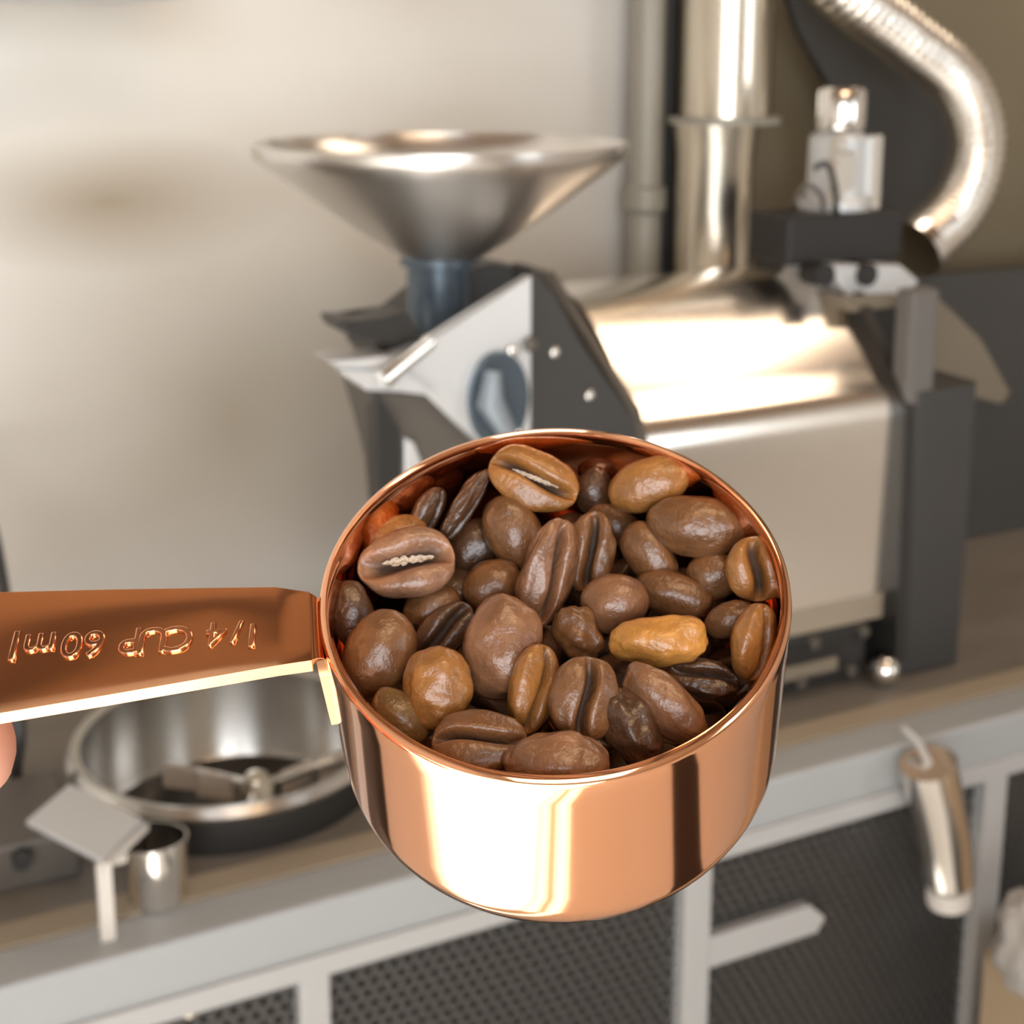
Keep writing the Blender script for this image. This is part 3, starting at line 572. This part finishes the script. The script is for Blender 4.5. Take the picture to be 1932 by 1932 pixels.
# handle strip: path (s outward from axis, h) with half widths, thickness
def loc_of(x, y, t=0.0): return SI @ onrim(x, y, t)
TOPH = CH - 0.0006
def halfw(px_top, px_bot, x):
    a = loc_of(x, px_top, CH - TOPH); b2 = loc_of(x, px_bot, CH - TOPH); return a, b2
st = []
for x, yt, yb in ((-500, 1135, 1440), (-200, 1126, 1385), (0, 1119, 1346), (200, 1113, 1312), (400, 1109, 1277), (520, 1107, 1256), (585, 1116, 1247)):
    a, b2 = halfw(yt, yb, x); st.append((0.5 * (a.x + b2.x), a.y, b2.y))
# rows of the strip: (x, h, ymin, ymax); from the free end to the bend, then down the wall
rows = []
first = st[0]; rows.append((first[0] - 0.050, TOPH - 0.004, first[2] - 0.0022, first[1] + 0.0022)); rows.append((first[0] - 0.022, TOPH - 0.0012, first[2] - 0.001, first[1] + 0.001))
hts = [0, 0, 0, 0, 0, 0.0, 0.0]
for (x, y1, y0), h in zip(st, hts): rows.append((x, TOPH + h, y0, y1))
xw = -0.0281 + 0.0016
lx, lh, ly0, ly1 = rows[-1]
for k in range(1, 7):
    a = R(90 * k / 6); rows.append((xw - 0.0016 - 0.0 + 0.0016 * math.sin(a), TOPH - 0.0016 * (1 - math.cos(a)), ly0 + 0.0002 * k, ly1 - 0.0002 * k))
for d in (0.003, 0.006, 0.009, 0.0115): rows.append((xw + 0.0001 * d * 1000 * 0.3, TOPH - 0.0016 - d, ly0 + 0.0012, ly1 - 0.0012))
TKS = lambda i: 0.0018 if i <= 8 else (0.0011 if i > 12 else 0.0014)
bm = bmesh.new(); ups = []; dns = []
def nrm(i):
    a = rows[max(i - 1, 0)]; b2 = rows[min(i + 1, len(rows) - 1)]; dx = b2[0] - a[0]; dh = b2[1] - a[1]; l = math.hypot(dx, dh); return (-dh / l, dx / l)
NY = 12
for i, (x, h, y0, y1) in enumerate(rows):
    nx, nh = nrm(i); U_ = []; D2 = []
    for k in range(NY + 1):
        t = k / NY; y = y0 + (y1 - y0) * t
        dish = -0.00070 * (1 - abs(2 * t - 1) ** 3.2) if 2 <= i <= 7 else 0.0     # face sits a little below its rolled rim
        U_.append(bm.verts.new((x + nx * dish, y, h + nh * dish))); 
    for k in range(NY + 1):
        t = k / NY; y = y0 + (y1 - y0) * t
        TK = TKS(i); D2.append(bm.verts.new((x - nx * TK, y, h - nh * TK)))
    ups.append(U_); dns.append(D2)
for i in range(len(rows) - 1):
    for k in range(NY):
        bm.faces.new((ups[i][k], ups[i][k + 1], ups[i + 1][k + 1], ups[i + 1][k])); bm.faces.new((dns[i][k], dns[i + 1][k], dns[i + 1][k + 1], dns[i][k + 1]))
    bm.faces.new((ups[i][0], ups[i + 1][0], dns[i + 1][0], dns[i][0])); bm.faces.new((ups[i][NY], dns[i][NY], dns[i + 1][NY], ups[i + 1][NY]))
for e in (0, len(rows) - 1):
    for k in range(NY): bm.faces.new((ups[e][k], ups[e][k + 1], dns[e][k + 1], dns[e][k]))
hnd = obj('handle', bm, M['copper_handle'], scoop, 40)
hnd.modifiers.new('bevel', 'BEVEL').width = 0.00035; hnd.modifiers['bevel'].segments = 3; hnd.modifiers['bevel'].limit_method = 'ANGLE'; hnd.modifiers['bevel'].angle_limit = R(50)
# lettering stamped in relief
def text_mesh(body, size):
    cu = bpy.data.curves.new('t', 'FONT'); cu.body = body; cu.size = size; cu.extrude = 0.00012; cu.bevel_depth = 0.00022; cu.bevel_resolution = 3; cu.offset = -0.0001; cu.align_x = 'CENTER'; cu.align_y = 'CENTER'; cu.resolution_u = 6
    o = bpy.data.objects.new('t', cu); COL.objects.link(o); bpy.context.view_layer.update()
    me = bpy.data.meshes.new_from_object(o.evaluated_get(bpy.context.evaluated_depsgraph_get())); bpy.data.objects.remove(o); return me
for body, x, y, size in (('1', 476, 1197, 0.0040), ('/', 447, 1190, 0.0036), ('4', 408, 1194, 0.0040), ('C', 336, 1203, 0.0045), ('U', 288, 1206, 0.0045), ('P', 248, 1208, 0.0045), ('6', 178, 1212, 0.0045), ('0', 136, 1215, 0.0045), ('m', 74, 1217, 0.0045), ('l', 28, 1216, 0.0052)):
    me = text_mesh(body, size * 1.12)
    c = loc_of(x, y, CH - TOPH + 0.00055)
    bm = bmesh.new(); bm.from_mesh(me); bpy.data.meshes.remove(me)
    bmesh.ops.rotate(bm, verts=bm.verts, cent=(0, 0, 0), matrix=Matrix.Rotation(R(180 - 3), 3, 'Z'))
    bmesh.ops.translate(bm, verts=bm.verts, vec=(c.x, c.y, TOPH - 0.00062))
    o = obj('letter', bm, M['copper_letter'], hnd, 180)

# ------------------------------------------------------------------ coffee beans
def bean_mesh(a, b_, c, seed, crease=1.0, lump=0.10, curve=0.0, bite=None, wide=0.12, char=0.9):
    """x long axis, +z domed back, -z flat side with the crease"""
    rnd = random.Random(seed); NX, NT = 44, 64; bm = bmesh.new(); off = Vector((rnd.random() * 50, rnd.random() * 50, rnd.random() * 50))
    s_amp = 0.10 * rnd.choice((-1, 1)); rings = []; chars = []
    th = []
    for k in range(NT):                       # more columns near the crease (theta = -90 degrees)
        t = 2 * math.pi * k / NT; th.append(-math.pi / 2 + t - 0.62 * math.sin(t))
    taper = rnd.uniform(-0.09, 0.09)
    for i in range(NX + 1):
        ph = math.pi * i / NX; x = -math.cos(ph); r = math.sin(ph) ** 0.88
        ring = []
        if i in (0, NX):
            ring = [bm.verts.new((a * x, 0, -c * 0.12))]; chars.append(0.0)
        else:
            for t in th:
                ch_ = 0.0
                y = math.cos(t) * r * (1 + taper * x); z = math.sin(t) * r
                if z < 0:
                    y = math.copysign(abs(y) ** 0.92, y) if abs(y) > 0 else 0
                    z = -(abs(z) ** 0.75) * 0.56 * (r ** 0.25)
                    if crease:
                        sx = s_amp * math.sin(math.pi * x * 0.9); q = (y - sx)
                        env = max(0.0, 1 - abs(x) ** 5)
                        g = env / (1 + (q / wide) ** 4)
                        lip = math.exp(-((abs(q) - wide * 2.3) / (wide * 1.7)) ** 2) * env
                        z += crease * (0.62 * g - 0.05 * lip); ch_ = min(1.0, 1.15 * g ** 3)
                P = Vector((x, y * 1.0, z)); nn = noise.noise(P * 1.5 + off) * lump + noise.noise(P * 4.0 + off) * lump * 0.30
                P += Vector((x, y, z)).normalized() * nn * (0.5 + 0.5 * r)
                P.z += curve * P.x * P.x
                ring.append(bm.verts.new((a * P.x, b_ * P.y, c * P.z))); chars.append(ch_ * char)
        rings.append(ring)
    for r0_, r1_ in zip(rings, rings[1:]):
        n0, n1 = len(r0_), len(r1_)
        for k in range(NT):
            j = (k + 1) % NT
            if n0 == 1: bm.faces.new((r0_[0], r1_[k], r1_[j]))
            elif n1 == 1: bm.faces.new((r0_[k], r1_[0], r0_[j]))
            else: bm.faces.new((r0_[k], r1_[k], r1_[j], r0_[j]))
    bmesh.ops.recalc_face_normals(bm, faces=bm.faces)
    me = bpy.data.meshes.new('coffee_bean'); bm.to_mesh(me); bm.free(); me.materials.append(M['bean'])
    for p in me.polygons: p.use_smooth = True
    me.attributes.new('char', 'FLOAT', 'POINT').data.foreach_set('value', chars)
    return me
BR = (0.185, 0.080, 0.030); OR = (0.32, 0.135, 0.034); PK = (0.23, 0.105, 0.050); DK = (0.085, 0.038, 0.018); YE = (0.56, 0.25, 0.055); OL = (0.18, 0.095, 0.030)  # DK is a dark roast with the shadow between beans mixed into it
# px, py, length px, width px, angle, face, roll, depth below rim (mm), colour, crease width, label
BEANS = [
 (1006, 904, 176, 118, -22, 'c', -18, 3.8, OR, 0.16, 'coffee bean against the far rim, crease facing up and pale flecks in it', {}),
 (1225, 914, 160, 100, 20, 'b', 10, 3.8, OR, 0, 'smooth glossy orange-brown bean nearest the far right rim', {}),
 (1313, 992, 190, 115, -8, 'b', 0, 5.2, BR, 0, 'largest smooth oval bean, lying crosswise near the right rim', {}),
 (970, 1008, 156, 108, -62, 'b', 5, 8.5, BR, 0, 'smooth brown bean tilted below the flecked bean at the far rim', {}),
 (808, 970, 110, 62, 62, 'c', 62, 6.5, DK, 0.14, 'dark bean standing on edge at the upper left, only its tip showing', {}),
 (880, 955, 150, 56, 58, 'c', 70, 6.0, DK, 0.14, 'narrow wrinkled bean leaning upright beside the far left wall', {'lump': 0.2}),
 (745, 1010, 125, 70, 22, 'b', -20, 7.0, OR, 0, 'bean peeping out behind the wide-creased bean at the left', {}),
 (767, 1062, 184, 138, 8, 'c', -26, 6.0, (0.32, 0.160, 0.088), 0.30, 'big bean at the left with wide open crease and silvery skin inside', {}),
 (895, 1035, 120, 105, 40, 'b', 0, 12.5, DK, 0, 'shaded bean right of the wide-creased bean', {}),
 (1037, 1078, 200, 98, 74, 'c', 38, 6.5, PK, 0.15, 'long wrinkled bean standing upright in the centre of the heap', {'lump': 0.16}),
 (1115, 1045, 160, 92, 86, 'c', -8, 8.0, BR, 0.17, 'cracked bean with a black split at its top end, behind the centre', {'lump': 0.16}),
 (1158, 992, 110, 76, -25, 'b', 0, 11.5, BR, 0, 'shaded bean behind the cracked bean', {}),
 (1225, 1048, 138, 88, -55, 'b', 20, 8.5, BR, 0, 'small pointed bean below the largest oval bean', {}),
 (1272, 1122, 150, 84, -18, 'b', 0, 10.0, BR, 0, 'dull brown bean between the round pinkish bean and the right-hand pair', {}),
 (1343, 1085, 100, 96, 30, 'b', 0, 9.5, BR, 0, 'round bean tucked behind the split-faced bean at the right rim', {}),
 (1425, 1073, 122, 114, 92, 'c', 12, 4.2, OR, 0.19, 'bean at the right rim with upright crease and orange left lobe', {}),
 (1160, 1137, 128, 112, 15, 'b', 0, 7.5, PK, 0, 'round pinkish-brown bean right of the centre', {}),
 (930, 1107, 116, 100, 30, 'b', 0, 10.5, BR, 0, 'dark round bean left of the upright centre bean', {}),
 (667, 1160, 130, 78, 100, 'b', 0, 8.0, DK, 0, 'dark bean pressed against the left wall of the scoop', {}),
 (815, 1148, 112, 80, 20, 'b', 0, 11.0, BR, 0, 'small shaded bean under the wide-creased bean', {}),
 (838, 1190, 135, 84, 45, 'c', -5, 10.0, DK, 0.2, 'shaded bean with a dark curved crease, left of the big rounded bean', {}),
 (716, 1232, 168, 128, 62, 'b', 0, 6.5, BR, 0, 'large smooth bean at the lower left with a soft shine', {}),
 (826, 1298, 155, 128, 82, 'b', 0, 5.5, OR, 0, 'rounded bean with orange top, in the lower left', {'lump': 0.15}),
 (948, 1222, 195, 148, 82, 'b', 0, 6.0, PK, 0, 'biggest rounded bean, left of the centre front', {'lump': 0.14}),
 (1090, 1195, 108, 84, -58, 'b', 0, 8.0, BR, 0, 'small knobbly bean in the middle of the heap', {'lump': 0.26}),
 (1243, 1208, 186, 98, 4, 'b', -12, 6.0, YE, 0, 'palest golden bean with a ragged upper edge, right of the centre', {'lump': 0.20}),
 (1378, 1168, 100, 66, 22, 'b', 0, 8.5, BR, 0, 'small bean half hidden near the right wall', {}),
 (1426, 1212, 148, 92, 78, 'c', 58, 5.0, OR, 0.15, 'bean on its side against the right wall, crease toward the wall', {}),
 (1008, 1300, 168, 92, 78, 'c', 48, 6.0, OR, 0.16, 'orange-sided bean wedged left of the creased bean at the front', {}),
 (1102, 1320, 160, 134, 86, 'c', 14, 4.0, BR, 0.13, 'brown bean at the front with a long upright curved crease', {}),
 (1255, 1328, 192, 88, -42, 'b', 35, 5.5, PK, 0, 'long slanting bean at the front right', {'lump': 0.14}),
 (1330, 1277, 132, 80, -12, 'c', -30, 8.5, DK, 0.17, 'dark wrinkled bean below the golden bean', {'lump': 0.18}),
 (1190, 1372, 150, 100, -62, 'b', 0, 6.5, DK, 0, 'dark folded bean between the slanting bean and the front crease bean', {'lump': 0.26}),
 (757, 1352, 130, 84, -42, 'b', 0, 7.0, OL, 0, 'olive-brown bean at the lower left rim', {}),
 (905, 1400, 180, 128, 2, 'c', -30, 5.0, BR, 0.13, 'bean at the front rim with a long arched crease', {}),
 (1052, 1442, 196, 124, 2, 'b', 0, 4.4, PK, 0, 'pinkish bean at the very front under the rim', {'lump': 0.15}),
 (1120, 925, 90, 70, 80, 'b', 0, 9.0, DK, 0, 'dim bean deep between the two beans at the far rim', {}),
]
PXM = 1.0
beans = []; centers = []
def place_bean(me, pos, xdir, face, name_label, col, group='roasted coffee beans in the copper scoop', cat='coffee bean'):
    x = xdir.normalized(); z = (face - x * face.dot(x)).normalized(); y = z.cross(x)
    o = bpy.data.objects.new('coffee_bean', me); COL.objects.link(o)
    o.matrix_world = Matrix(((x.x, y.x, z.x, pos.x), (x.y, y.y, z.y, pos.y), (x.z, y.z, z.z, pos.z), (0, 0, 0, 1)))
    o['label'] = name_label; o['category'] = cat; o['group'] = group; o.color = (*col, 1); return o
for i, (px, py, Lp, Wp, ang, face, roll, t, colr, cw, lab, kw) in enumerate(BEANS):
    pos = onrim(px, py, t / 1000); dist = (pos - CC).dot(CF); k = dist / FPX
    a = Lp / 2 * k; bb = Wp / 2 * k
    if abs(roll) > 30: bb *= 1.18
    cc = bb * (0.86 if face == 'b' else 0.80)
    me = bean_mesh(a, bb, cc, i + 11, crease=1.0, lump=kw.get('lump', 0.07), wide=cw or 0.12)
    vd = (CC - pos).normalized(); xd = CX * math.cos(R(ang)) + CU * math.sin(R(ang)); xd = (xd - vd * xd.dot(vd)).normalized()
    fd_ = Matrix.Rotation(R(roll), 3, xd) @ vd
    lc = SI @ pos; rho = math.hypot(lc.x, lc.y); lim = 0.0252 - bb * 0.8
    if rho > lim and rho > 1e-6: pass
    o = place_bean(me, pos, xd, fd_ if face == 'b' else -fd_, lab, colr); beans.append(o); centers.append((SI @ pos, max(bb, cc), a))
    if cw >= 0.16:                                # pale silverskin left in an open crease
        bm = bmesh.new(); NXs = 26; A = []; rnd = random.Random(i)
        me_ = me
        for q in range(NXs + 1):
            tx = -0.50 + 1.08 * q / NXs; hw = (cw * 0.45) * (1 - ((tx - 0.04) / 0.56) ** 4) * (0.5 + 0.7 * rnd.random())
            row = []
            for s_ in (-1, -0.5, 0, 0.5, 1): row.append(bm.verts.new((a * tx, bb * hw * s_, -cc * (0.09 + 0.07 * abs(s_) + 0.07 * rnd.random()))))
            A.append(row)
        for r0_, r1_ in zip(A, A[1:]):
            for s_ in range(4): bm.faces.new((r0_[s_], r0_[s_ + 1], r1_[s_ + 1], r1_[s_]))
        if i in (0, 7): sk = obj('silverskin', bm, M['skinflake'], o, 180, 'pale papery skin in the crease')
        else: bm.free()
# lower beans seen in the gaps
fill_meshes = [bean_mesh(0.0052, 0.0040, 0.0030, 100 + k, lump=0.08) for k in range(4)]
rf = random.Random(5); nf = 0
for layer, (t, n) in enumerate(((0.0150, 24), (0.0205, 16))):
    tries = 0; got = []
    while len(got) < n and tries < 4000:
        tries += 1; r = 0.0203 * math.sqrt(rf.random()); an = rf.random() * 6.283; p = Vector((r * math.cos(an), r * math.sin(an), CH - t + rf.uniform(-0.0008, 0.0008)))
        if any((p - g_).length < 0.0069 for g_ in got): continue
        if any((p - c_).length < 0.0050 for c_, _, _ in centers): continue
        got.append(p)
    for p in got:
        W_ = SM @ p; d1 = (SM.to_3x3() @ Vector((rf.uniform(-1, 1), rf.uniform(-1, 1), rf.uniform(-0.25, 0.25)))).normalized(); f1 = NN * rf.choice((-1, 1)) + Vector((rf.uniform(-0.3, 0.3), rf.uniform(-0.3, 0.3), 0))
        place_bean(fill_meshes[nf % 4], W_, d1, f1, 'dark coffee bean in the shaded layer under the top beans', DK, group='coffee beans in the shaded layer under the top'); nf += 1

# ------------------------------------------------------------------ the hand that holds the handle
def hand():
    # local frame of the scoop: x runs from the free end to the bowl, y across, z up out of the handle face
    J = {}
    V_ = []; E_l = []; Rd = []
    def add(p, r, par=None):
        V_.append(p); Rd.append(r)
        if par is not None: E_l.append((par, len(V_) - 1))
        return len(V_) - 1
    tip = loc_of(66, 1384, CH - TOPH + 0.0105)
    hx = tip.x; hy = tip.y; hz_ = TOPH - 0.0115
    palm = add((hx - 0.075, hy - 0.022, hz_ - 0.018), 0.020)
    wrist = add((hx - 0.105, hy - 0.060, hz_ - 0.040), 0.021, palm)
    arm = add((hx - 0.145, hy - 0.150, hz_ - 0.100), 0.027, wrist)
    kn = add((hx - 0.058, hy - 0.004, hz_ - 0.012), 0.017, palm)
    kn2 = add((hx - 0.066, hy - 0.026, hz_ - 0.030), 0.016, palm)
    # index finger straight under the handle
    p = add((hx - 0.040, hy - 0.000, hz_ - 0.003), 0.0078, kn); p = add((hx - 0.022, hy - 0.000, hz_ - 0.0005), 0.0072, p); p = add((hx - 0.010, hy, hz_), 0.0068, p); p = add((hx - 0.002, hy, hz_), 0.0058, p)
    # middle, ring, little finger curled below
    for k, (dy, dz, s) in enumerate(((-0.016, -0.012, 1.0), (-0.026, -0.026, 0.94), (-0.034, -0.038, 0.82))):
        q = kn if k == 0 else kn2
        p = add((hx - 0.040, hy + dy, hz_ + dz), 0.0082 * s, q); p = add((hx - 0.018 - 0.005 * k, hy + dy + 0.002, hz_ + dz - 0.004), 0.0075 * s, p)
        p = add((hx - 0.020 - 0.005 * k, hy + dy + 0.006, hz_ + dz - 0.018), 0.0070 * s, p); p = add((hx - 0.034, hy + dy + 0.008, hz_ + dz - 0.020), 0.0060 * s, p)
    # thumb over the top of the handle, leaving the side of the palm
    p = add((hx - 0.072, hy + 0.004, hz_ + 0.010), 0.0125, palm); p = add((hx - 0.052, hy + 0.004, hz_ + 0.0235), 0.0095, p); p = add((hx - 0.030, hy + 0.001, hz_ + 0.0222), 0.0085, p); p = add((hx - 0.018, hy, hz_ + 0.0212), 0.0068, p)
    me = bpy.data.meshes.new('hand'); me.from_pydata([Vector(v) for v in V_], E_l, []); me.materials.append(M['skin'])
    o = bpy.data.objects.new('hand', me); COL.objects.link(o); o.matrix_world = SM
    sk = o.modifiers.new('skin', 'SKIN'); me.skin_vertices.new() if not me.skin_vertices else None
    for i, r in enumerate(Rd): me.skin_vertices[0].data[i].radius = (r, r)
    me.skin_vertices[0].data[0].use_root = True; sk.use_smooth_shade = True
    sb = o.modifiers.new('sub', 'SUBSURF'); sb.levels = 2; sb.render_levels = 2
    o['label'] = 'fingertip of a hand gripping the copper handle at the left edge'; o['category'] = 'person'
    return o
hand().name = 'person'

# ------------------------------------------------------------------ tidy
for o in bpy.data.objects:
    if '_o' in o: del o['_o']
